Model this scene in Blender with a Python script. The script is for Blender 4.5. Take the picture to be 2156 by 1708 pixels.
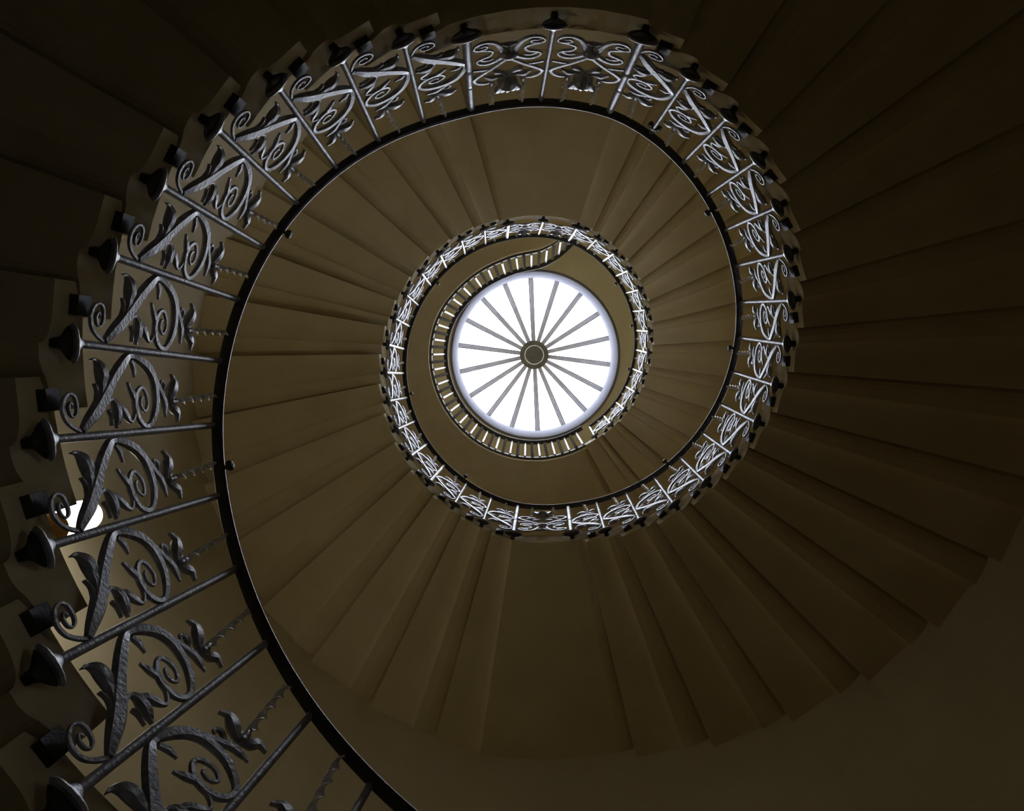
import bpy, math, random
from mathutils import Vector, Matrix
random.seed(4)
for o in list(bpy.data.objects):
    bpy.data.objects.remove(o)
scn = bpy.context.scene
COL = scn.collection

# ------------------------------------------------------------------ camera
S = 1.27                       # radius of the open well in metres; lengths below are in well radii
Z0 = 1.5                       # eye height above the stone floor
AX, AY = 0.0810, 0.0084        # axis of the well as seen from the camera
cam_d = bpy.data.cameras.new('camera')
cam_d.sensor_fit = 'HORIZONTAL'
cam_d.sensor_width = 36.0
cam_d.lens = 36.0 * 1600.85 / 2156.0
cam_d.clip_start = 0.02
cam = bpy.data.objects.new('camera', cam_d)
COL.objects.link(cam)
RW = ((0.999844949, 0.000628666, 0.017597819),
      (0.000628666, 0.997451031, -0.071351558),
      (-0.017597819, 0.071351558, 0.99729598))
m = Matrix(((RW[0][0], -RW[1][0], -RW[2][0], 0),
            (RW[0][1], -RW[1][1], -RW[2][1], 0),
            (RW[0][2], -RW[1][2], -RW[2][2], Z0),
            (0, 0, 0, 1)))
cam.matrix_world = m
scn.camera = cam

# ------------------------------------------------------------------ light: an overcast sky through the skylight and added unseen windows
SKY = 9.0
w = bpy.data.worlds.new('overcast_sky')
scn.world = w
w.use_nodes = True
bg = w.node_tree.nodes['Background']
bg.inputs[0].default_value = (0.86, 0.90, 1.0, 1)
bg.inputs[1].default_value = SKY
scn.view_settings.view_transform = 'Standard'
scn.view_settings.look = 'None'
scn.view_settings.gamma = 1.0
scn.view_settings.use_curve_mapping = False
scn.view_settings.exposure = 1.6
scn.cycles.max_bounces = 9
scn.cycles.diffuse_bounces = 6
scn.cycles.transparent_max_bounces = 16
scn.cycles.caustics_reflective = False
scn.cycles.caustics_refractive = False

def W(x, y, z):                # well radii, z above the eye -> metres
    return Vector((x * S, y * S, z * S + Z0))

def portal(name, size, mat):
    l = bpy.data.lights.new(name, 'AREA')
    l.shape = 'RECTANGLE'
    l.size, l.size_y = size
    l.cycles.is_portal = True
    o = bpy.data.objects.new(name, l)
    COL.objects.link(o)
    o.matrix_world = mat
    return o

RO = 2.25                      # radius of the round stairwell wall
ZC = 9.86                      # ceiling
ZG = 7.54                      # gallery floor
OX, OY, OR_ = 0.123, 0.052, 1.071   # skylight centre and radius
ZCURB = 10.62
# unseen windows added to the round wall for light: azimuth, half width, sill, spring of the arch
ADDED_WINDOWS = [(math.radians(26), 0.20, 3.95, 5.0), (math.radians(345), 0.08, 0.1, 0.7)]
LAMP = 4.6                    # glow of the wall lamp's glass shade
portal('skylight_portal', (2.3 * S, 2.3 * S), Matrix.Translation(W(OX, OY, ZCURB + 0.75)))
for ph_, hw_, z0_, z1_ in ADDED_WINDOWS:
    wp = W(AX + (RO + 0.33) * math.cos(ph_), AY + (RO + 0.33) * math.sin(ph_), (z0_ + z1_ + hw_) / 2)
    inw = Vector((-math.cos(ph_), -math.sin(ph_), 0))
    portal('window_portal', (2.1 * hw_ * S, (z1_ - z0_ + hw_ + 0.05) * S), Matrix.Translation(wp) @ inw.to_track_quat('-Z', 'Z').to_matrix().to_4x4())
PH= [139.28, 149.56, 160.1, 170.85, 181.44, 192.41, 202.97, 213.45, 223.8, 234.08, 244.32, 254.81, 270.35, 286.02, 296.62, 307.08, 317.34, 327.61, 337.67, 347.88, 357.86, 367.9, 377.97, 388.11, 398.3, 408.78, 419.43, 430.01, 440.14, 458.49, 468.65, 479.33, 490.34, 501.17, 511.6, 522.02, 532.48, 543.01, 553.43, 563.76, 574.54, 585.39, 596.31, 607.11, 617.81, 633.15, 648.3, 658.43, 668.55, 678.71, 688.98, 699.35, 709.72, 720.29, 730.94, 741.65, 752.37, 763.12, 773.89]
H= [1.0708, 1.2024, 1.3179, 1.4163, 1.5329, 1.6433, 1.7574, 1.8749, 2.0014, 2.1314, 2.2637, 2.393, 2.3989, 2.4048, 2.5287, 2.6402, 2.7462, 2.8602, 2.9694, 3.0741, 3.1794, 3.2896, 3.4032, 3.5195, 3.6379, 3.7567, 3.8764, 3.9971, 4.1182, 4.1186, 4.2302, 4.341, 4.4552, 4.5724, 4.6925, 4.8156, 4.9442, 5.0768, 5.2085, 5.3364, 5.458, 5.5718, 5.6778, 5.7784, 5.8813, 5.8798, 5.8784, 5.9861, 6.0956, 6.2126, 6.3384, 6.4698, 6.6027, 6.7343, 6.8621, 6.9858, 7.1057, 7.2227, 7.3377]
LL= [0.7257, 0.7339, 0.7421, 0.7493, 0.7544, 0.7563, 0.755, 0.7499, 0.741, 0.7293, 0.7159, 0.703, 0.6925, 0.684, 0.677, 0.6725, 0.671, 0.672, 0.6747, 0.6781, 0.6815, 0.6849, 0.6886, 0.6925, 0.6964, 0.6999, 0.7028, 0.7052, 0.7068, 0.7074, 0.7066, 0.7051, 0.7034, 0.7019, 0.7011, 0.701, 0.7017, 0.7029, 0.7044, 0.7059, 0.7071, 0.7077, 0.7075, 0.7066, 0.7052, 0.7036, 0.7024, 0.7022, 0.7035, 0.7063, 0.7104, 0.7152, 0.7203, 0.7253, 0.7298, 0.7338, 0.7372, 0.7403, 0.7433]
LE= [-3.82, -3.25, -2.83, -2.61, -2.58, -2.61, -2.63, -2.64, -2.6, -2.51, -2.33, -1.93, -1.54, -1.2, -1.0, -1.03, -1.25, -1.54, -1.82, -2.04, -2.16, -2.17, -2.06, -1.88, -1.66, -1.47, -1.33, -1.22, -1.13, -1.05, -0.98, -0.88, -0.81, -0.85, -1.0, -1.21, -1.44, -1.65, -1.85, -2.02, -2.08, -2.05, -1.94, -1.78, -1.6, -1.44, -1.39, -1.47, -1.59, -1.69, -1.72, -1.67, -1.56, -1.41, -1.27, -1.18, -1.12, -1.09, -1.06]
FLIGHT_STROKES={
 'foot_scroll':[(0.059,0.136,0.0062),(0.102,0.099,0.006),(0.171,0.063,0.0061),(0.268,0.038,0.0064),(0.362,0.028,0.0063),(0.431,0.032,0.005),(0.462,0.048,0.0035),(0.428,0.073,0.0052),(0.344,0.091,0.0052),(0.256,0.099,0.0047),(0.212,0.09,0.0026),(0.241,0.072,0.004),(0.312,0.058,0.0039),(0.367,0.059,0.0024),(0.336,0.072,0.0028)],
 'stem':[(0.065,0.141,0.0099),(0.169,0.163,0.0155),(0.303,0.195,0.0207),(0.448,0.216,0.0206),(0.606,0.234,0.0175),(0.751,0.254,0.017),(0.881,0.278,0.0142),(0.924,0.302,0.0082),(0.898,0.355,0.0126),(0.805,0.422,0.0153),(0.666,0.475,0.0156),(0.504,0.508,0.0142),(0.335,0.527,0.0132),(0.183,0.525,0.0122),(0.071,0.504,0.0084),(0.077,0.467,0.0091),(0.165,0.429,0.0103),(0.311,0.399,0.0104),(0.432,0.389,0.0094),(0.52,0.398,0.0073),(0.541,0.419,0.0058),(0.478,0.447,0.0074),(0.368,0.47,0.0068),(0.283,0.471,0.0058),(0.252,0.458,0.0044),(0.323,0.432,0.0053),(0.41,0.425,0.0047),(0.425,0.437,0.0024)],
 'upper_leaf':[(0.42,0.198,0.0114),(0.526,0.195,0.011),(0.59,0.185,0.0131),(0.675,0.177,0.0173),(0.772,0.155,0.0148),(0.836,0.123,0.0064),(0.842,0.101,0.0016)],
 'thorn':[(0.385,0.186,0.0087),(0.496,0.174,0.0061),(0.576,0.15,0.0016)],
 'lower_leaf':[(0.344,0.225,0.0071),(0.406,0.256,0.005),(0.338,0.285,0.0115),(0.226,0.303,0.0139),(0.13,0.311,0.0101),(0.067,0.314,0.0021)],
 'lower_lobe':[(0.347,0.281,0.0051),(0.301,0.318,0.01),(0.203,0.354,0.01),(0.127,0.388,0.0044),(0.177,0.402,0.0044),(0.259,0.401,0.0019)],
 'lower_thorn':[(0.277,0.254,0.0049),(0.206,0.273,0.005),(0.093,0.286,0.0018)],
 'inner_leaf':[(0.351,0.397,0.0056),(0.437,0.377,0.0102),(0.52,0.352,0.0092),(0.602,0.326,0.003)],
 'apex_thorn':[(0.871,0.312,0.0077),(0.789,0.338,0.0095),(0.721,0.35,0.0064),(0.666,0.358,0.002)],
 'flower_stem':[(0.781,0.439,0.0073),(0.623,0.502,0.0095),(0.476,0.548,0.0107),(0.376,0.578,0.012),(0.27,0.595,0.0102),(0.162,0.605,0.0023)],
 'flower_arm':[(0.393,0.566,0.007),(0.366,0.598,0.0064),(0.355,0.632,0.0063)],
 'bud':[(0.456,0.555,0.0048),(0.517,0.565,0.008),(0.594,0.56,0.0093),(0.639,0.535,0.0031),(0.595,0.537,0.0036)],
 'upper_petal':[(0.372,0.616,0.0075),(0.435,0.615,0.0119),(0.53,0.623,0.0167),(0.647,0.625,0.0108),(0.732,0.594,0.0023)],
 'lower_petal':[(0.335,0.622,0.0062),(0.266,0.653,0.0133),(0.202,0.687,0.0108),(0.095,0.694,0.0024)],
 'side_petal':[(0.359,0.625,0.0047),(0.409,0.639,0.0068),(0.464,0.645,0.0023)],
}
LAND_STROKES={
 'boss':[(0.47,0.287,0.0173),(0.522,0.255,0.0448),(0.58,0.224,0.0168)],
 'top_scroll':[(0.574,0.229,0.0186),(0.629,0.172,0.0127),(0.69,0.128,0.0098),(0.784,0.102,0.0076),(0.888,0.108,0.0074),(0.944,0.137,0.0041),(0.923,0.164,0.0068),(0.845,0.169,0.0062),(0.778,0.157,0.0044),(0.802,0.136,0.0051),(0.867,0.139,0.0035)],
 'mid_scroll':[(0.923,0.166,0.0061),(0.808,0.185,0.007),(0.719,0.211,0.0064),(0.75,0.253,0.0076),(0.86,0.272,0.0081),(0.918,0.296,0.0036),(0.882,0.329,0.0083),(0.782,0.346,0.0097),(0.677,0.327,0.0102),(0.592,0.291,0.0112)],
 'mid_curl':[(0.874,0.277,0.0061),(0.83,0.298,0.0074),(0.763,0.306,0.0067),(0.708,0.293,0.0037)],
 'low_scroll':[(0.54,0.324,0.0101),(0.633,0.374,0.0089),(0.743,0.424,0.0095),(0.852,0.461,0.0107),(0.95,0.503,0.0107),(0.962,0.533,0.0085),(0.918,0.571,0.0102),(0.834,0.597,0.0099),(0.755,0.6,0.0067)],
 'low_tendril':[(0.714,0.422,0.0051),(0.839,0.415,0.0081),(0.968,0.396,0.0069)],
 'low_leaf':[(0.525,0.542,0.0069),(0.601,0.493,0.01),(0.684,0.469,0.0123),(0.712,0.465,0.0031)],
 'low_leaf2':[(0.554,0.547,0.0065),(0.647,0.54,0.0097),(0.741,0.543,0.0129),(0.823,0.508,0.004)],
 'spur':[(0.53,0.167,0.0115),(0.582,0.16,0.0079),(0.628,0.153,0.0035)],
}
# ------------------------------------------------------------------ materials
def mat(name, c1, c2, scale=4.0, rough=0.8, bump=0.05, detail=6.0, metallic=0.0, lo=0.35, hi=0.7, bscale=None, spec=0.5):
    m = bpy.data.materials.new(name)
    m.use_nodes = True
    nt = m.node_tree
    b = nt.nodes['Principled BSDF']
    b.inputs['Roughness'].default_value = rough
    b.inputs['Metallic'].default_value = metallic
    b.inputs['Specular IOR Level'].default_value = spec
    tc = nt.nodes.new('ShaderNodeTexCoord')
    n = nt.nodes.new('ShaderNodeTexNoise')
    n.inputs['Scale'].default_value = scale
    n.inputs['Detail'].default_value = detail
    n.inputs['Roughness'].default_value = 0.6
    nt.links.new(tc.outputs['Object'], n.inputs['Vector'])
    r = nt.nodes.new('ShaderNodeValToRGB')
    r.color_ramp.elements[0].position = lo
    r.color_ramp.elements[1].position = hi
    r.color_ramp.elements[0].color = (*c1, 1)
    r.color_ramp.elements[1].color = (*c2, 1)
    nt.links.new(n.outputs['Fac'], r.inputs['Fac'])
    nt.links.new(r.outputs['Color'], b.inputs['Base Color'])
    if bump:
        n2 = nt.nodes.new('ShaderNodeTexNoise')
        n2.inputs['Scale'].default_value = bscale or scale * 8
        n2.inputs['Detail'].default_value = 4
        nt.links.new(tc.outputs['Object'], n2.inputs['Vector'])
        bp = nt.nodes.new('ShaderNodeBump')
        bp.inputs['Strength'].default_value = bump
        bp.inputs['Distance'].default_value = 0.01
        nt.links.new(n2.outputs['Fac'], bp.inputs['Height'])
        nt.links.new(bp.outputs['Normal'], b.inputs['Normal'])
    return m

M_STONE = mat('portland_stone', (0.40, 0.32, 0.19), (0.52, 0.44, 0.29), 3.0, 0.85, 0.12)
M_END = mat('stone_step', (0.55, 0.45, 0.25), (0.64, 0.54, 0.325), 2.0, 0.8, 0.2)
M_PLASTER = mat('cream_plaster', (0.53, 0.465, 0.31), (0.59, 0.525, 0.36), 1.5, 0.9, 0.03)
M_SOFFIT = mat('ochre_plaster', (0.50, 0.38, 0.19), (0.56, 0.44, 0.24), 1.5, 0.9, 0.03)
M_CEIL = mat('olive_plaster', (0.42, 0.38, 0.26), (0.48, 0.44, 0.31), 1.5, 0.9, 0.03)
M_FLOOR = mat('floor_stone', (0.24, 0.21, 0.16), (0.32, 0.28, 0.22), 2.0, 0.6, 0.05)
M_IRON = mat('pale_blue_paint', (0.10, 0.102, 0.112), (0.28, 0.28, 0.32), 34.0, 0.42, 0.18, lo=0.3, hi=0.62, spec=0.95, bscale=90)
M_TWIST = mat('worn_pale_paint', (0.48, 0.46, 0.42), (0.84, 0.82, 0.80), 40.0, 0.34, 0.15, lo=0.3, hi=0.6, spec=0.9)
M_BLACK = mat('black_iron', (0.008, 0.008, 0.007), (0.02, 0.019, 0.017), 20.0, 0.55, 0.15)
M_LIP = mat('worn_rail_edge', (0.05, 0.046, 0.032), (0.09, 0.08, 0.055), 25.0, 0.4, 0.1)  # the handrail's lit inner rim is put into this paler colour
M_CURB = mat('lilac_grey_paint', (0.135, 0.135, 0.15), (0.15, 0.15, 0.165), 3.0, 1.0, 0.0, spec=0.0)
M_FRAME = mat('white_paint', (0.72, 0.72, 0.76), (0.80, 0.80, 0.84), 3.0, 0.5, 0.02)
M_RIB = mat('grey_glazing_bar', (0.50, 0.49, 0.50), (0.58, 0.57, 0.58), 6.0, 0.6, 0.05)
M_HUB = mat('olive_boss', (0.13, 0.115, 0.07), (0.19, 0.17, 0.11), 12.0, 0.7, 0.1)
M_AMBER = mat('amber_varnish', (0.50, 0.26, 0.05), (0.66, 0.38, 0.09), 9.0, 0.35, 0.05)

def glass(name, tint=(0.94, 0.95, 0.97)):
    m = bpy.data.materials.new(name)
    m.use_nodes = True
    nt = m.node_tree
    nt.nodes.remove(nt.nodes['Principled BSDF'])
    out = nt.nodes['Material Output']
    t = nt.nodes.new('ShaderNodeBsdfTransparent')
    t.inputs[0].default_value = (*tint, 1)
    g = nt.nodes.new('ShaderNodeBsdfGlossy')
    g.inputs['Roughness'].default_value = 0.1
    mx = nt.nodes.new('ShaderNodeMixShader')
    n = nt.nodes.new('ShaderNodeTexNoise')
    n.inputs['Scale'].default_value = 1.5
    mr = nt.nodes.new('ShaderNodeMapRange')
    mr.inputs['To Min'].default_value = 0.03
    mr.inputs['To Max'].default_value = 0.09
    nt.links.new(n.outputs['Fac'], mr.inputs['Value'])
    nt.links.new(mr.outputs['Result'], mx.inputs['Fac'])
    nt.links.new(t.outputs[0], mx.inputs[1])
    nt.links.new(g.outputs[0], mx.inputs[2])
    nt.links.new(mx.outputs[0], out.inputs['Surface'])
    return m
M_GLASS = glass('window_glass')

# ------------------------------------------------------------------ mesh helpers
class MB:
    """collects vertices and faces in metres for ONE mesh object"""
    def __init__(self):
        self.v, self.f = [], []
    def add(self, vs, fs):
        n = len(self.v)
        self.v += [tuple(p) for p in vs]
        self.f += [tuple(i + n for i in f) for f in fs]
    def rings(self, rings, closed=True, caps=True, loop=False):
        k = len(rings[0])
        vs = [p for r in rings for p in r]
        fs = []
        n = len(rings)
        for i in range(n if loop else n - 1):
            j2 = (i + 1) % n
            for j in range(k if closed else k - 1):
                a, b = i * k + j, i * k + (j + 1) % k
                fs.append((a, b, j2 * k + (j + 1) % k, j2 * k + j))
        if caps and closed and not loop:
            fs.append(tuple(range(k))[::-1])
            fs.append(tuple((n - 1) * k + j for j in range(k)))
        self.add(vs, fs)
    def tube(self, p0, p1, r0, r1=None, n=8, segs=1):
        r1 = r0 if r1 is None else r1
        d = (p1 - p0).normalized()
        a = d.cross(Vector((0, 0, 1)) if abs(d.z) < 0.9 else Vector((1, 0, 0))).normalized()
        b = d.cross(a)
        rs = []
        for i in range(segs + 1):
            t = i / segs
            c, r = p0.lerp(p1, t), r0 + (r1 - r0) * t
            rs.append([c + (a * math.cos(x) + b * math.sin(x)) * r for x in (2 * math.pi * j / n for j in range(n))])
        self.rings(rs)
    def lathe(self, base, axis, prof, n=12):
        d = axis.normalized()
        a = d.cross(Vector((0, 0, 1)) if abs(d.z) < 0.9 else Vector((1, 0, 0))).normalized()
        b = d.cross(a)
        self.rings([[base + d * z + (a * math.cos(x) + b * math.sin(x)) * r for x in (2 * math.pi * j / n for j in range(n))] for r, z in prof])
    def build(self, name, material, parent=None, smooth=False, recalc=True):
        me = bpy.data.meshes.new(name)
        me.from_pydata(self.v, [], self.f)
        if recalc:
            import bmesh
            bm = bmesh.new()
            bm.from_mesh(me)
            bmesh.ops.recalc_face_normals(bm, faces=bm.faces)
            bm.to_mesh(me)
            bm.free()
        me.materials.append(material)
        if smooth:
            for p in me.polygons:
                p.use_smooth = True
            try:
                me.set_sharp_from_angle(angle=math.radians(38))
            except Exception:
                pass
        o = bpy.data.objects.new(name, me)
        COL.objects.link(o)
        if parent is not None:
            o.parent = parent
            o.matrix_parent_inverse = INV[parent.name]
        INV[o.name] = Matrix()
        return o
INV = {}

def empty(name, loc):
    o = bpy.data.objects.new(name, None)
    o.empty_display_size = 0.1
    COL.objects.link(o)
    o.location = loc
    INV[o.name] = Matrix.Translation(loc).inverted()
    return o

def tag(o, label=None, cat=None, group=None, kind=None):
    if label: o['label'] = label
    if cat: o['category'] = cat
    if group: o['group'] = group
    if kind: o['kind'] = kind
    return o

# ------------------------------------------------------------------ the helix: one baluster per tread, flat at the three landings
K0, K1 = 2, 60
KLOW = -16
def helix(k):
    """azimuth (rad), foot height, baluster length, lean (rad) for a real-valued baluster number"""
    if k <= K0:
        d = K0 - k
        return math.radians(PH[0] - 10.35 * d), H[0] - 0.1215 * d, LL[0], math.radians(max(-4.4, LE[0] - 0.25 * d))
    if k >= K1:
        d = k - K1
        return math.radians(PH[-1] + 10.6 * d), H[-1] + 0.116 * d, LL[-1], math.radians(LE[-1])
    i = min(int(math.floor(k)) - K0, K1 - K0 - 1)
    t = k - K0 - i
    g = lambda A: A[i] + (A[i + 1] - A[i]) * t
    return math.radians(g(PH)), g(H), g(LL), math.radians(g(LE))

def spline(A, x):
    i = max(0, min(len(A) - 2, int(math.floor(x))))
    t = x - i
    p0, p1, p2, p3 = A[max(i - 1, 0)], A[i], A[i + 1], A[min(i + 2, len(A) - 1)]
    return 0.5 * (2 * p1 + (p2 - p0) * t + (2 * p0 - 5 * p1 + 4 * p2 - p3) * t * t + (3 * p1 - p0 - 3 * p2 + p3) * t ** 3)
ALLK = list(range(KLOW - 2, K1 + 3))
TOPZ = [helix(k)[1] + helix(k)[2] for k in ALLK]
for _ in range(2):
    TOPZ = [TOPZ[0]] + [0.22 * a_ + 0.56 * b_ + 0.22 * c_ for a_, b_, c_ in zip(TOPZ, TOPZ[1:], TOPZ[2:])] + [TOPZ[-1]]
TOPP = [helix(k)[0] + helix(k)[3] for k in ALLK]
def rail_at(k):
    x = k - ALLK[0]
    return spline(TOPP, x), spline(TOPZ, x)

def pol(r, phi, z):
    return W(AX + r * math.cos(phi), AY + r * math.sin(phi), z)

def panel_pt(k, nk, a, b, r=1.0):
    """a across the panel from baluster k to k+nk, b up the balusters"""
    p0, h0, l0, e0 = helix(k)
    p1, h1, l1, e1 = helix(k + nk)
    f = lambda u, v: u + (v - u) * a
    return f(p0, p1) + f(e0, e1) * b, f(h0, h1) + f(l0, l1) * b, r

def foot(k, r=1.0):
    p, h, l, e = helix(k)
    return pol(r, p, h)
def top(k, r=1.0035):
    p, z = rail_at(k)
    return pol(r, p, z)

# ------------------------------------------------------------------ setting: wall, floor, ceiling
NSEG = 144
TH = 0.36
def arch_z(win, ph):
    phi, hw, z0, z1 = win
    u = (ph - phi) / (hw / RO)
    return z1 + hw * math.sqrt(max(0, 1 - u * u))
def build_wall():
    b = MB()
    zlo, zhi = -Z0 / S, ZC
    cols = [2 * math.pi * i / NSEG for i in range(NSEG)]
    for phi, hw, z0, z1 in ADDED_WINDOWS:
        cols = [c for c in cols if abs(c - phi) > hw / RO + 0.012]
    for phi, hw, z0, z1 in ADDED_WINDOWS:
        cols += [phi - hw / RO + 2 * hw / RO * i / 14 for i in range(15)]
    cols.sort()
    n = len(cols)
    for i in range(n):
        a, c = cols[i], cols[(i + 1) % n]
        mid = (a + (c if c > a else c + 2 * math.pi)) / 2
        def quad(za0, za1, zc0, zc1, r=RO):
            b.add([pol(r, a, za0), pol(r, c, zc0), pol(r, c, zc1), pol(r, a, za1)], [(0, 1, 2, 3)])
        win = [x for x in ADDED_WINDOWS if abs(mid - x[0]) < x[1] / RO]
        if win:
            x = win[0]
            quad(zlo, x[2], zlo, x[2])
            quad(arch_z(x, a), zhi, arch_z(x, c), zhi)
            b.add([pol(RO, a, arch_z(x, a)), pol(RO, c, arch_z(x, c)), pol(RO + TH, c, arch_z(x, c)), pol(RO + TH, a, arch_z(x, a))], [(0, 1, 2, 3)])
            b.add([pol(RO, a, x[2]), pol(RO, c, x[2]), pol(RO + TH, c, x[2] + 0.02), pol(RO + TH, a, x[2] + 0.02)], [(0, 1, 2, 3)])
            quad(zlo, x[2] + 0.02, zlo, x[2] + 0.02, RO + TH)
            quad(arch_z(x, a), zhi, arch_z(x, c), zhi, RO + TH)
        else:
            quad(zlo, zhi, zlo, zhi)
            quad(zlo, zhi, zlo, zhi, RO + TH)
        for z in (zlo, zhi):
            b.add([pol(RO, a, z), pol(RO, c, z), pol(RO + TH, c, z), pol(RO + TH, a, z)], [(0, 1, 2, 3)])
    for phi, hw, z0, z1 in ADDED_WINDOWS:
        for sgn in (-1, 1):
            ph = phi + sgn * hw / RO
            b.add([pol(RO, ph, z0), pol(RO, ph, z1), pol(RO + TH, ph, z1), pol(RO + TH, ph, z0)], [(0, 1, 2, 3)])
    o = b.build('wall_round', M_PLASTER, smooth=True, recalc=False)
    tag(o, 'round cream plaster wall of the stairwell behind the steps', kind='structure')
build_wall()

def disc_ring(name, material, z, thick, r_out, cx, cy, r_in, n=96):
    b = MB()
    rings = []
    for (zz, rr, x, y) in ((z, r_in, cx, cy), (z, r_out, AX, AY), (z + thick, r_out, AX, AY), (z + thick, r_in, cx, cy)):
        rings.append([W(x + rr * math.cos(t), y + rr * math.sin(t), zz) for t in (2 * math.pi * i / n for i in range(n))])
    b.rings(rings, closed=True, caps=False, loop=True)
    return b.build(name, material, smooth=True)
o = disc_ring('ceiling', M_CEIL, ZC, 0.12, RO + 0.36, OX, OY, OR_)
tag(o, 'flat olive plaster ceiling around the round skylight', kind='structure')
b = MB()
nf = 96
b.rings([[pol(RO + 0.36, 2 * math.pi * i / nf, z) for i in range(nf)] for z in (-Z0 / S - 0.1, -Z0 / S)])
tag(b.build('floor', M_FLOOR), 'stone floor at the foot of the stairwell', kind='structure')

# added windows in the wall
def win_outline(win, g, r, n=14):
    phi, whw, z0, z1 = win
    hw = (whw - g) / RO
    pts = [(phi - hw, z0 + g), (phi + hw, z0 + g)]
    for i in range(n + 1):
        t = math.pi * i / n
        pts.append((phi + hw * math.cos(t), z1 + (whw - g) * math.sin(t)))
    return [pol(r, p, z) for p, z in pts]
def build_added_window(i, x, label):
    phi, whw, z0, z1 = x
    win = empty('window_%d' % i, pol(RO + 0.2, phi, z0))
    tag(win, label, kind='structure')
    b = MB()
    b.rings([win_outline(x, 0.0, RO + 0.24), win_outline(x, 0.016, RO + 0.24), win_outline(x, 0.016, RO + 0.28), win_outline(x, 0.0, RO + 0.28)], closed=True, caps=False, loop=True)
    b.build('frame', M_FRAME, win)
    b = MB()
    b.rings([win_outline(x, 0.012, RO + 0.255), win_outline(x, 0.012, RO + 0.262)])
    b.build('pane', M_GLASS, win)
    hw = whw / RO
    b = MB()
    b.rings([[pol(r, phi + s * hw, z) for r, z in ((RO - 0.03, z0 - 0.05), (RO + 0.24, z0 - 0.05), (RO + 0.24, z0 + 0.025), (RO - 0.03, z0 + 0.012))] for s in (-1.0, -0.5, 0, 0.5, 1.0)])
    tag(b.build('sill', M_AMBER, win), 'amber varnished wooden sill')
    if whw > 0.06:
        for s in (-0.36, 0.36):
            b = MB()
            b.rings([[pol(r, phi + hw * s + d / RO, z) for r, d in ((RO + 0.235, -0.012), (RO + 0.285, -0.012), (RO + 0.285, 0.012), (RO + 0.235, 0.012))] for z in (z0 + 0.01, z1 + whw * 0.93)])
            b.build('glazing_bar', M_FRAME, win)
        for j in range(1, 5):
            z = z0 + (z1 - z0) * j / 4
            b = MB()
            b.rings([[pol(r, phi + s * hw * 0.99, z + d) for r, d in ((RO + 0.238, -0.01), (RO + 0.282, -0.01), (RO + 0.282, 0.01), (RO + 0.238, 0.01))] for s in (-1.0, -0.5, 0, 0.5, 1.0)])
            b.build('glazing_bar', M_FRAME, win)
build_added_window(1, ADDED_WINDOWS[0], 'tall round-headed sash window above the second flight, hidden behind its steps')
build_added_window(2, ADDED_WINDOWS[1], 'low round-headed sash window near the stair foot, outside the picture')

# wall lamp on the left wall: glowing glass shade in a brass holder
def emit(name, c1, c2, strength):
    m = bpy.data.materials.new(name)
    m.use_nodes = True
    nt = m.node_tree
    bs = nt.nodes['Principled BSDF']
    n = nt.nodes.new('ShaderNodeTexNoise'); n.inputs['Scale'].default_value = 4
    r = nt.nodes.new('ShaderNodeValToRGB')
    r.color_ramp.elements[0].color = (*c1, 1); r.color_ramp.elements[1].color = (*c2, 1)
    nt.links.new(n.outputs['Fac'], r.inputs['Fac'])
    nt.links.new(r.outputs['Color'], bs.inputs['Emission Color'])
    bs.inputs['Emission Strength'].default_value = strength
    bs.inputs['Base Color'].default_value = (0.8, 0.8, 0.8, 1)
    return m
M_SHADE = emit('glowing_opal_glass', (1.0, 0.94, 0.83), (1.0, 0.96, 0.87), LAMP)
lp, lr = math.radians(160.6), 1.95
base = pol(lr, lp, 2.67)
lamp = empty('wall_lamp', pol(RO, lp, 2.67))
tag(lamp, 'wall lamp with glowing white glass shade and amber brass holder at the left', 'lamp')
UPV = Vector((0, 0, 1))
b = MB()
b.lathe(base, UPV, [(r * S, z * S) for r, z in ((0.030, 0.098), (0.050, 0.105), (0.064, 0.15), (0.068, 0.21), (0.066, 0.28), (0.056, 0.325), (0.036, 0.352), (0.012, 0.362), (0.001, 0.363))], 24)
b.build('glass_shade', M_SHADE, lamp, smooth=True)
b = MB()
b.lathe(base, UPV, [(r * S, z * S) for r, z in ((0.004, -0.03), (0.014, -0.025), (0.018, -0.005), (0.012, 0.01), (0.030, 0.03), (0.046, 0.055), (0.052, 0.085), (0.056, 0.10), (0.048, 0.102), (0.028, 0.10))], 24)
b.build('lamp_holder', M_AMBER, lamp, smooth=True)
b = MB()
rd = Vector((math.cos(lp), math.sin(lp), 0))
pts = [base + rd * u * S + UPV * z * S for u, z in ((0.0, -0.02), (0.06, -0.05), (0.14, -0.06), (0.22, -0.03), (RO - lr, 0.0))]
for p, q in zip(pts, pts[1:]):
    b.tube(p, q, 0.010 * S, n=8)
b.build('bracket_arm', M_AMBER, lamp, smooth=True)
b = MB()
b.lathe(pol(RO + 0.002, lp, 2.67), -rd, [(0.05 * S, 0), (0.05 * S, 0.01 * S), (0.03 * S, 0.022 * S), (0.012 * S, 0.03 * S)], 18)
b.build('wall_plate', M_AMBER, lamp, smooth=True)

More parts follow.
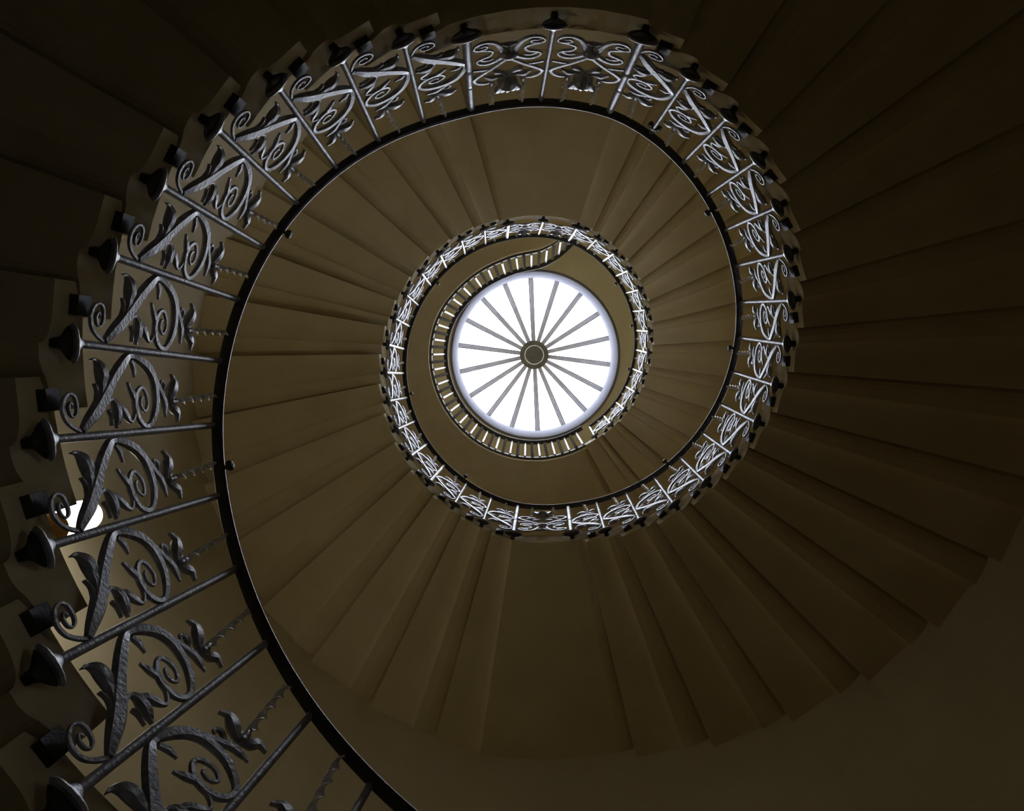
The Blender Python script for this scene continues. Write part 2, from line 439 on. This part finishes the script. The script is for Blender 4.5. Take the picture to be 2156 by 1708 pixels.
# ------------------------------------------------------------------ skylight
sky = empty('skylight', W(OX, OY, ZC))
tag(sky, 'round white-framed skylight with eighteen radiating glazing bars and dark hub', 'skylight')
b = MB()
def circ(r, z, n=96):
    return [W(OX + r * math.cos(t), OY + r * math.sin(t), z) for t in (2 * math.pi * i / n for i in range(n))]
b.rings([circ(OR_ + 0.03, ZC - 0.012), circ(OR_, ZC - 0.02), circ(OR_ - 0.012, ZC), circ(OR_ - 0.012, ZCURB), circ(OR_ + 0.12, ZCURB), circ(OR_ + 0.12, ZC + 0.125), circ(OR_ + 0.03, ZC + 0.12)], caps=False, loop=True)
b.build('curb_ring', M_CURB, sky, smooth=True)
HUBZ = ZCURB + 0.10
b = MB()
b.lathe(W(OX, OY, HUBZ), Vector((0, 0, 1)), [(0.001, -0.10 * S), (0.125 * S, -0.10 * S), (0.135 * S, -0.085 * S), (0.135 * S, -0.05 * S), (0.20 * S, -0.045 * S), (0.205 * S, 0.0), (0.205 * S, 0.05 * S), (0.001, 0.06 * S)], 54)
b.build('hub', M_HUB, sky, smooth=True)
for i in range(18):
    t = math.radians(267.3 + 20 * i)
    d = Vector((math.cos(t), math.sin(t), 0)); sd = Vector((-math.sin(t), math.cos(t), 0)); up = Vector((0, 0, 1))
    b = MB()
    rs = []
    for (r, z, hwid) in ((0.17, HUBZ - 0.01, 0.029), (0.6, HUBZ - 0.01 + (ZCURB + 0.0 - HUBZ) * 0.48, 0.033), (OR_ - 0.006, ZCURB + 0.0, 0.037)):
        c = W(OX, OY, z) + d * r * S
        pr = ((1, 0.0), (1, -0.022), (0.35, -0.024), (0.25, -0.032), (-0.25, -0.032), (-0.35, -0.024), (-1, -0.022), (-1, 0.0))
        rs.append([c + sd * hwid * u * S + up * q * S for u, q in pr])
    b.rings(rs)
    b.build('rib', M_RIB, sky)
    # the triangular pane between this rib and the next
    b = MB()
    t2 = t + math.radians(20)
    pts = []
    for tt, r, z in ((t, 0.16, HUBZ + 0.012), (t, OR_ + 0.02, ZCURB + 0.012), (t + math.radians(10), OR_ + 0.02, ZCURB + 0.012), (t2, OR_ + 0.02, ZCURB + 0.012), (t2, 0.16, HUBZ + 0.012)):
        pts.append(W(OX + r * math.cos(tt), OY + r * math.sin(tt), z))
    b.rings([pts, [p + up * 0.008 for p in pts]])
    b.build('pane', M_GLASS, sky)

# ------------------------------------------------------------------ stone steps
RI = 1.03
# step profile: (offset in baluster spacings from the step's baluster, height from its foot)
PROF_TOP = [(-0.72, 0.085), (0.28, 0.085), (0.65, 0.05)]
PROF_BOT = [(-0.72, -0.027), (-0.35, -0.047), (-0.30, -0.054), (-0.24, -0.059), (-0.16, -0.063), (0.0, -0.063), (0.004, -0.054), (0.02, -0.046), (0.05, -0.039), (0.09, -0.033), (0.14, -0.0285), (0.20, -0.0245), (0.27, -0.0215), (0.34, -0.020), (0.65, -0.020)]
RADII = [RI, 1.3, 1.6, 1.95, RO + 0.02]
def interp(P, x):
    if x <= P[0][0]:
        return P[0][1]
    for (x0, y0), (x1, y1) in zip(P, P[1:]):
        if x <= x1:
            return y0 + (y1 - y0) * (x - x0) / (x1 - x0)
    return P[-1][1]
def build_step(name, k, k_end, parent, material):
    """a cantilevered stone from baluster k to baluster k_end (k_end > k on landings)"""
    hz, hz2 = helix(k)[1], helix(k_end)[1]
    ext = k_end - k
    if ext:
        # a landing: the moulding of its far end only, thinner plain slab between
        T = [(-0.72, 0.097), (0.28 + ext, 0.097), (0.65 + ext, 0.06)]
        B = [(-0.72, -0.026), (-0.35, -0.036), (-0.30, -0.042), (-0.24, -0.047), (-0.16, -0.051)] + [(x + ext, z + 0.012) for x, z in PROF_BOT[5:]]
    else:
        T, B = PROF_TOP, PROF_BOT
    xs = sorted(set([x for x, _ in T] + [x for x, _ in B] + [-0.5 + j * 0.33 for j in range(int((ext + 1) / 0.33))]))
    n = len(xs)
    top_ = [(k + x, hz + interp(T, x)) for x in xs]
    bot_ = [(k + x, hz + interp(B, x)) for x in xs]
    b = MB()
    vs = []
    for r in RADII:
        vs += [pol(r, helix(q)[0], z) for q, z in top_] + [pol(r, helix(q)[0], z) for q, z in bot_]
    fs = []
    m_ = 2 * n
    for i in range(len(RADII) - 1):
        o0, o1 = i * m_, (i + 1) * m_
        for j in range(n - 1):
            fs.append((o0 + j, o0 + j + 1, o1 + j + 1, o1 + j))
            fs.append((o0 + n + j, o0 + n + j + 1, o1 + n + j + 1, o1 + n + j))
        for j in (0, n - 1):
            fs.append((o0 + j, o0 + n + j, o1 + n + j, o1 + j))
    for o0 in (0, (len(RADII) - 1) * m_):
        for j in range(n - 1):
            fs.append((o0 + j, o0 + j + 1, o0 + n + j + 1, o0 + n + j))
    b.add(vs, fs)
    return b.build(name, material, parent)

FLIGHTS = [(KLOW, 12), (16, 29), (32, 45), (49, 60)]
F_LABELS = ['lowest flight of curving stone steps at the left, railing beside the bright window',
            'second flight of curving stone steps, dark undersides filling the right side',
            'third flight of curving stone steps, undersides at the left of the well',
            'topmost flight of curving stone steps, lighter undersides right of the skylight']
for (a, c), lab in zip(FLIGHTS, F_LABELS):
    e = empty('stair_flight', pol(1.6, helix(max(a, KLOW))[0], helix(a)[1]))
    tag(e, lab, 'stairs', 'curving stone stair flights')
    for k in range(a, c + 1):
        build_step('stone_step', k, k, e, M_END)
L_LABELS = ['flat stone landing at the very top edge of the picture',
            'flat stone landing with dark plain underside, below the skylight at the bottom',
            'flat stone landing with plain wide underside directly above the skylight']
for (a, c), lab in zip([(13, 15), (30, 31), (46, 48)], L_LABELS):
    o = build_step('stair_landing', a, c, None, M_END)
    tag(o, lab, 'landing', 'stone stair landings')

# ------------------------------------------------------------------ gallery floor round the top of the well
EDGE = [(50, 1.055), (60, 1.058), (83, 1.06), (120, 1.053), (159, 1.027), (177, 1.018), (198, 1.0), (222, 0.958), (238, 0.944), (249, 0.942), (260, 0.955), (268, 0.967), (274, 0.992), (279.5, 1.054), (283, 1.122), (286.2, 1.22), (288.5, 1.34), (290, 1.5), (291, 1.7), (291.6, 1.95), (292, RO + 0.02)]
def edge_r(deg):
    for (a, r0), (c, r1) in zip(EDGE, EDGE[1:]):
        if a <= deg <= c:
            return r0 + (r1 - r0) * (deg - a) / (c - a)
    return EDGE[-1][1]
# resample the edge finely with a spline through EDGE
EP = []
for i in range(len(EDGE) - 1):
    for j in range(6):
        x = i + j / 6
        EP.append((spline([e[0] for e in EDGE], x), spline([e[1] for e in EDGE], x)))
EP.append(EDGE[-1])
start = math.degrees(helix(60.28)[0]) - 720
EP = [(max(d, start), r) for d, r in EP if d > start - 3]
b = MB()
def slab_section(d, r):
    ph = math.radians(d)
    ro = RO + 0.02
    pr = [(r, ZG - 0.03), (r - 0.012, ZG - 0.012), (r, ZG), (max(r + 0.001, ro), ZG), (max(r + 0.001, ro), ZG - 0.115), (r + 0.012 if r < ro - 0.02 else r, ZG - 0.115), (r + 0.01 if r < ro - 0.02 else r, ZG - 0.04)]
    return [pol(q, ph, z) for q, z in pr]
b.rings([slab_section(d, r) for d, r in EP])
gal = b.build('gallery_floor', M_END)
tag(gal, 'crescent-shaped gallery floor with plain brown underside around the skylight opening', 'landing')
b = MB()
rs = []
for d, r in EP:
    ph = math.radians(d)
    rs.append([pol(r + u, ph, z) for u, z in ((-0.014, ZG - 0.035), (-0.006, ZG - 0.05), (0.006, ZG - 0.05), (0.006, ZG - 0.012), (-0.014, ZG - 0.012))])
b.rings(rs)
tag(b.build('edge_nosing', M_LIP, gal, smooth=True), 'pale moulded edge')

# ------------------------------------------------------------------ ironwork
def cross(cen_prev, cen_next, c, hw, dep, rad):
    tg = (cen_next - cen_prev).normalized()
    side = tg.cross(rad).normalized()
    return [c + side * hw, c + side * hw * 0.55 + rad * dep, c - side * hw * 0.55 + rad * dep, c - side * hw, c - side * hw * 0.55 - rad * dep, c + side * hw * 0.55 - rad * dep]

def smooth_pts(pts, sub):
    out = []
    n = len(pts)
    for i in range(n - 1):
        for j in range(sub):
            x = i + j / sub
            out.append(tuple(spline([p[c] for p in pts], x) for c in range(3)))
    out.append(tuple(pts[-1]))
    return out

def stroke(b, k, nk, pts, sub=3, mirror=False, r=0.998, depth=1.0):
    pts = smooth_pts(pts, sub)
    if mirror:
        pts = [(1 - a, bb, h) for a, bb, h in pts]
    P3 = []
    for a, bb, h in pts:
        ph, z, _ = panel_pt(k, nk, a, bb)
        P3.append((pol(r, ph, z), Vector((math.cos(ph), math.sin(ph), 0)), max(h, 0.0012)))
    rings = []
    for i, (c, rad, h) in enumerate(P3):
        p = P3[max(0, i - 1)][0]; q = P3[min(len(P3) - 1, i + 1)][0]
        if (q - p).length < 1e-6:
            q = q + Vector((0, 0, 1e-4))
        rings.append(cross(p, q, c, h * S, min(max(h * 0.5, 0.0035), 0.0085) * depth * S, rad))
    b.rings(rings)

def twisted(b, p0, p1, turns, hw, ht, n=None, phase=0.0):
    n = n or int(turns * 12)
    d = (p1 - p0).normalized()
    a = d.cross(Vector((0, 0, 1)) if abs(d.z) < 0.9 else Vector((1, 0, 0))).normalized()
    c = d.cross(a)
    rs = []
    for i in range(n + 1):
        t = i / n
        x = phase + 2 * math.pi * turns * t
        u = a * math.cos(x) + c * math.sin(x)
        v = d.cross(u)
        q = p0.lerp(p1, t)
        w_ = hw * S
        rs.append([q + u * w_ + v * ht * S, q - u * w_ + v * ht * S, q - u * w_ - v * ht * S, q + u * w_ - v * ht * S])
    b.rings(rs)

CUP = [(0.004, 0.0), (0.0085, 0.006), (0.0105, 0.020), (0.0075, 0.032), (0.010, 0.040), (0.005, 0.054), (0.003, 0.06)]

def baluster(k, parent, thick=False, near=True):
    f, t = foot(k), top(k)
    d = (t - f).normalized()
    r = (0.0152 if thick else 0.0096) * S
    b = MB()
    if near:
        # hand-forged bar, with slight swellings along it
        n = 14
        L = (t - f).length
        prof = []
        for i in range(n + 1):
            prof.append((r * (1 + 0.05 * random.uniform(-1, 1)), L * i / n + 0.004))
        if thick:
            for q in (0.38, 0.62):
                prof += [(r * 1.0, L * q - 0.006), (r * 0.88, L * q), (r * 1.0, L * q + 0.006)]
            prof.sort(key=lambda e: e[1])
        b.lathe(f, d, prof, 10)
    else:
        b.tube(f, t + d * 0.004, r, n=8)
    o = b.build('baluster', M_IRON, parent, smooth=True)
    s = S * (1.25 if thick else 1.0)
    ph = helix(k)[0]
    rad = Vector((math.cos(ph), math.sin(ph), 0))
    tg = Vector((-math.sin(ph), math.cos(ph), 0))
    up = Vector((0, 0, 1))
    # thin moulded top plate, long along the step end
    b = MB()
    rs = []
    for z, u, v in ((-0.004, 0.036, 0.011), (0.001, 0.042, 0.013), (0.006, 0.041, 0.012), (0.009, 0.020, 0.011), (0.022, 0.011, 0.010)):
        rs.append([f + up * z * S + tg * math.cos(t) * u * s + rad * math.sin(t) * v * s for t in (2 * math.pi * j / 14 for j in range(14))])
    b.rings(rs)
    b.build('flange', M_IRON, o, smooth=True)
    # dark tapering bracket under it, set into the end of the step
    b = MB()
    rs = []
    for z, u, v in ((-0.038, 0.007, 0.004), (-0.035, 0.012, 0.006), (-0.027, 0.016, 0.008), (-0.019, 0.022, 0.009), (-0.011, 0.031, 0.009), (-0.004, 0.036, 0.009)):
        rs.append([f + up * z * S + tg * math.cos(t) * u * s + rad * (0.006 * S + math.sin(t) * v * s) for t in (2 * math.pi * j / 14 for j in range(14))])
    b.rings(rs)
    b.rings([[f + up * z * S + tg * u * S + rad * q * S for u, z in ((-0.008, -0.030), (0.008, -0.030), (0.012, -0.008), (-0.012, -0.008))] for q in (0.0, 0.034)])
    b.build('pendant_boss', M_BLACK, o, smooth=True)
    return o

def foot_block(k, parent, b=None):
    ph, z, _ = panel_pt(k, 1, 0.41, 0.012)
    own = b is None
    b = b or MB()
    d = 0.021
    rs = [[pol(r, ph + s * d, z + q) for s, q in ((-1, -0.022), (1, -0.022), (1, 0.026), (-1, 0.026))] for r in (1.010, 1.016, RI + 0.004)]
    b.rings(rs)
    if own:
        b.build('foot_block', M_BLACK, parent)

def lerp3(k, nk, a, bb, r=0.998):
    ph, z, _ = panel_pt(k, nk, a, bb)
    return pol(r, ph, z)

def flight_panel(k, parent, detail):
    F = FLIGHT_STROKES
    sub = 3 if detail > 1 else 2
    rad = lambda a: Vector((math.cos(panel_pt(k, 1, a, 0)[0]), math.sin(panel_pt(k, 1, a, 0)[0]), 0))
    def part(name, keys, par, material=M_IRON, depth=1.0):
        b = MB()
        for q in keys:
            stroke(b, k, 1, F[q], sub, depth=depth)
        return b.build(name, material, par, smooth=True)
    p0, p1 = lerp3(k, 1, 0.362, 0.675), lerp3(k, 1, 0.435, 0.985, 1.002)
    if detail == 0:
        root = part('scroll_panel', list(F), parent)
        foot_block(k, root)
    else:
        root = part('scroll_panel', ['foot_scroll', 'stem', 'flower_stem', 'flower_arm'], parent)
        part('leaf', ['upper_leaf', 'thorn'], root, depth=1.3)
        part('leaf', ['lower_leaf', 'lower_lobe', 'lower_thorn'], root, depth=1.3)
        part('leaf', ['inner_leaf'], root)
        part('leaf', ['apex_thorn'], root)
        part('bud', ['bud'], root)
        part('petal', ['upper_petal'], root, depth=1.4)
        part('petal', ['lower_petal'], root, depth=1.4)
        part('petal', ['side_petal'], root)
        foot_block(k, root)
    c0 = lerp3(k, 1, 0.355, 0.605)
    b = MB()
    b.lathe(c0, p1 - c0, [(q * S, z * S) for q, z in CUP], 10)
    b.build('flower_cup', M_IRON, root, smooth=True)
    b = MB()
    twisted(b, p0, p1, 2.2, 0.0104, 0.0024, n=40, phase=k * 0.7)
    b.build('twisted_bar', M_TWIST, root)

def landing_panel(k, parent):
    F = LAND_STROKES
    def part(name, keys, par, both=True, depth=1.0):
        b = MB()
        for q in keys:
            stroke(b, k, 1, [(a - 0.02, c, h) for a, c, h in F[q]], 3, depth=depth)
            if both:
                stroke(b, k, 1, [(a - 0.02, c, h) for a, c, h in F[q]], 3, mirror=True, depth=depth)
        return b.build(name, M_IRON, par, smooth=True)
    root = part('scroll_panel', ['top_scroll', 'mid_scroll', 'mid_curl', 'low_scroll', 'low_tendril'], parent)
    ph, z, _ = panel_pt(k, 1, 0.5, 0.262)
    b = MB()
    rad = Vector((math.cos(ph), math.sin(ph), 0))
    b.lathe(pol(0.975, ph, z), rad, [(0.001, 0.0), (0.014 * S, 0.003 * S), (0.026 * S, 0.010 * S), (0.031 * S, 0.02 * S), (0.034 * S, 0.03 * S), (0.02 * S, 0.036 * S)], 12)
    b.build('rosette', M_IRON, root, smooth=True)
    for mir in (False, True):
        for q in ('low_leaf', 'low_leaf2', 'spur'):
            b = MB()
            stroke(b, k, 1, [(a - 0.02, c, h) for a, c, h in F[q]], 3, mirror=mir, depth=1.3)
            b.build('leaf', M_IRON, root, smooth=True)
        a = 0.29 if mir else 0.71
        c0, p1 = lerp3(k, 1, a, 0.575), lerp3(k, 1, a, 0.985, 1.002)
        b = MB()
        b.lathe(c0, p1 - c0, [(q * S, z_ * S) for q, z_ in CUP], 10)
        b.build('flower_cup', M_IRON, root, smooth=True)
        b = MB()
        twisted(b, lerp3(k, 1, a, 0.65), p1, 2.2, 0.0115, 0.0026, phase=1.0 + k)
        b.build('twisted_bar', M_TWIST, root)
    # shell palmette between the two cups
    c = lerp3(k, 1, 0.5, 0.575)
    up = (lerp3(k, 1, 0.5, 0.7) - c).normalized()
    b = MB()
    b.lathe(c, up, [(0.006 * S, 0.0), (0.022 * S, 0.012 * S), (0.036 * S, 0.03 * S), (0.038 * S, 0.04 * S), (0.02 * S, 0.044 * S)], 12)
    b.build('palmette_cup', M_IRON, root, smooth=True)
    for j in range(5):
        a = 0.5 + (j - 2) * 0.055
        b = MB()
        stroke(b, k, 1, [(0.5 + (a - 0.5) * 0.5, 0.61, 0.008), (a, 0.655, 0.014), (a + (a - 0.5) * 0.35, 0.70, 0.013), (a + (a - 0.5) * 0.5, 0.735 - abs(j - 2) * 0.012, 0.004)], 3, r=0.985, depth=1.3)
        b.build('petal', M_IRON, root, smooth=True)

# handrail section: (radius, height) around the baluster top
RAIL = [(1.006, -0.004), (1.010, 0.003), (1.008, 0.012), (0.998, 0.015), (0.986, 0.015), (0.9795, 0.011), (0.9790, 0.005), (0.982, -0.002), (0.986, -0.004)]
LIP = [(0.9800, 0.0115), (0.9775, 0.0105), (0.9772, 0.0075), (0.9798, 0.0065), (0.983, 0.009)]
def handrail(ka, kb, parent, per=6):
    n = int((kb - ka) * per)
    r1, r2 = [], []
    for i in range(n + 1):
        k = ka + (kb - ka) * i / n
        ph, z = rail_at(k)
        r1.append([pol(r, ph, z + q) for r, q in RAIL])
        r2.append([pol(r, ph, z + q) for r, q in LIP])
    b = MB(); b.rings(r1)
    o = b.build('handrail', M_BLACK, parent, smooth=True)
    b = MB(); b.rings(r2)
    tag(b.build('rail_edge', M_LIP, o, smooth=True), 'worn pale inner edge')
    return o
def stud(deg, rail):
    """little knob on the inner edge of the handrail at an unwrapped azimuth"""
    best = min((abs(math.degrees(rail_at(k / 20)[0]) - deg), k / 20) for k in range(KLOW * 20, K1 * 20))[1]
    ph, z = rail_at(best)
    rad = Vector((-math.cos(ph), -math.sin(ph), 0))
    b = MB()
    b.lathe(pol(0.979, ph, z + 0.004), rad, [(0.007 * S, 0), (0.006 * S, 0.007 * S), (0.014 * S, 0.012 * S), (0.016 * S, 0.020 * S), (0.011 * S, 0.027 * S), (0.001, 0.029 * S)], 10)
    b.build('rail_stud', M_BLACK, rail, smooth=True)

SECTIONS = [
    (KLOW, 13, 'flight', 'railing of dark iron scrolls nearest the camera, sweeping up the left side', [160.9, 204.3]),
    (13, 15, 'landing', 'landing railing of two paired-scroll panels at the top edge of the picture', []),
    (15, 30, 'flight', 'pale scroll railing of the flight curving down the right side', [319.8, 358.9, 400.9]),
    (30, 31, 'landing', 'short landing railing, single scroll panel between thick posts below the skylight', []),
    (31, 46, 'flight', 'pale scroll railing of the flight curving up left of the skylight', [480.0, 522.0, 575.0]),
    (46, 48, 'landing', 'landing railing of two small panels directly above the skylight', []),
    (48, 60, 'flight', 'topmost scroll railing curving right of the skylight up to the gallery', [680.0, 705.0, 730.0]),
]
for (a, c, kind, lab, studs) in SECTIONS:
    e = empty('landing_railing' if kind == 'landing' else 'flight_railing', foot(a))
    tag(e, lab, 'railing', 'iron stair railings')
    last = c if c in (13, 30, 46, 60) else c - 1     # the shared post belongs to the section below it, thick posts end a flight
    ks = []
    if kind == 'flight':
        ks = [k for k in range(a, c + 1)]
        if a > KLOW: ks = ks[1:] if a in () else ks
    else:
        ks = [k for k in range(a + 1, c)]
    for k in ks:
        baluster(k, e, thick=k in (13, 15, 30, 31, 46, 48), near=-2 <= k <= 31)
    for k in range(a, c):
        if kind == 'landing':
            landing_panel(k, e)
        else:
            flight_panel(k, e, 2 if 0 <= k < 20 else 1 if 0 <= k < 31 else 0)
    rail = handrail(a, c, e)
    for s in studs:
        stud(s, rail)
    if a == 15:
        # little cross-shaped bracket below the rail on the second baluster
        f, t = foot(16), top(16)
        d = (t - f).normalized()
        b = MB()
        ph = helix(16)[0]
        tg = Vector((-math.sin(ph), math.cos(ph), 0)); rd = Vector((math.cos(ph), math.sin(ph), 0))
        c = f.lerp(t, 0.885)
        b.rings([[c + d * z * S + tg * math.cos(x) * u * S + rd * math.sin(x) * v * S for x in (2 * math.pi * j / 14 for j in range(14))] for z, u, v in ((-0.006, 0.026, 0.009), (0.0, 0.031, 0.012), (0.008, 0.029, 0.012), (0.014, 0.012, 0.011))])
        o = b.build('collar_bracket', M_IRON, e, smooth=True)
        for s_ in (-1, 1):
            b = MB()
            b.lathe(c + tg * s_ * 0.019 * S, -d, [(0.004 * S, 0.0), (0.009 * S, 0.008 * S), (0.010 * S, 0.022 * S), (0.006 * S, 0.032 * S), (0.002 * S, 0.036 * S)], 10)
            b.build('fixing_bolt', M_BLACK, o, smooth=True)

# gallery railing: plain and twisted bars in turn
gr = empty('gallery_railing', pol(1.03, math.radians(100), ZG))
tag(gr, 'gallery railing of plain and twisted bars snaking around the left of the skylight', 'railing', 'iron stair railings')
ES = []
acc = 0.0
EPF = [(d, r) for d, r in EP if d >= start]
pl = [pol(r + 0.0, math.radians(d), ZG) for d, r in EPF]
cum = [0.0]
for p, q in zip(pl, pl[1:]):
    cum.append(cum[-1] + (q - p).length)
def along(s):
    s = max(0.0, min(cum[-1], s))
    for i in range(len(cum) - 1):
        if cum[i + 1] >= s:
            t = (s - cum[i]) / max(1e-9, cum[i + 1] - cum[i])
            return pl[i].lerp(pl[i + 1], t), (pl[i + 1] - pl[i]).normalized()
    return pl[-1], (pl[-1] - pl[-2]).normalized()
GL = 0.80
def gal_pt(s, inset, z):
    p, t = along(s)
    nrm = Vector((-t.y, t.x, 0))         # points into the open well or to the floor: pick towards the floor
    c = W(AX, AY, 0); c.z = p.z
    if nrm.dot(p - c) < 0 and s < cum[-1] * 0.75:
        nrm = -nrm
    elif s >= cum[-1] * 0.75:
        # keep the side continuous with the round part
        p2, t2 = along(cum[-1] * 0.5)
        n2 = Vector((-t2.y, t2.x, 0))
        sg = 1 if n2.dot(p2 - c) > 0 else -1
        nrm = Vector((-t.y, t.x, 0)) * sg
    q = p + nrm * inset * S
    q.z = Z0 + z * S
    return q
step = 0.1525 * S
s = 0.09 * S
i = 0
while s < cum[-1] - 0.05 * S:
    f, t = gal_pt(s, -0.020, ZG - 0.03), gal_pt(s, -0.045, ZG + GL)
    b = MB()
    b.tube(f, t, 0.0105 * S, n=8)
    o = b.build('baluster', M_IRON, gr, smooth=True)
    m_ = s + step / 2
    if m_ < cum[-1]:
        f, t = gal_pt(m_, -0.020, ZG - 0.03), gal_pt(m_, -0.045, ZG + GL)
        b = MB()
        twisted(b, f, t, 9, 0.017, 0.003, n=90, phase=i)
        b.build('twisted_bar', M_IRON, gr)
    s += step
    i += 1
def rail_sweep(sec, name, material, parent):
    rs = []
    n = 110
    for i in range(n + 1):
        s = cum[-1] * i / n
        rs.append([gal_pt(s, u - 0.045, ZG + GL + q) for u, q in sec])
    b = MB(); b.rings(rs)
    return b.build(name, material, parent, smooth=True)
hr = rail_sweep([(0.006, -0.004), (0.008, 0.016), (-0.004, 0.022), (-0.03, 0.022), (-0.036, 0.014), (-0.036, 0.004), (-0.03, -0.004)], 'handrail', M_BLACK, gr)
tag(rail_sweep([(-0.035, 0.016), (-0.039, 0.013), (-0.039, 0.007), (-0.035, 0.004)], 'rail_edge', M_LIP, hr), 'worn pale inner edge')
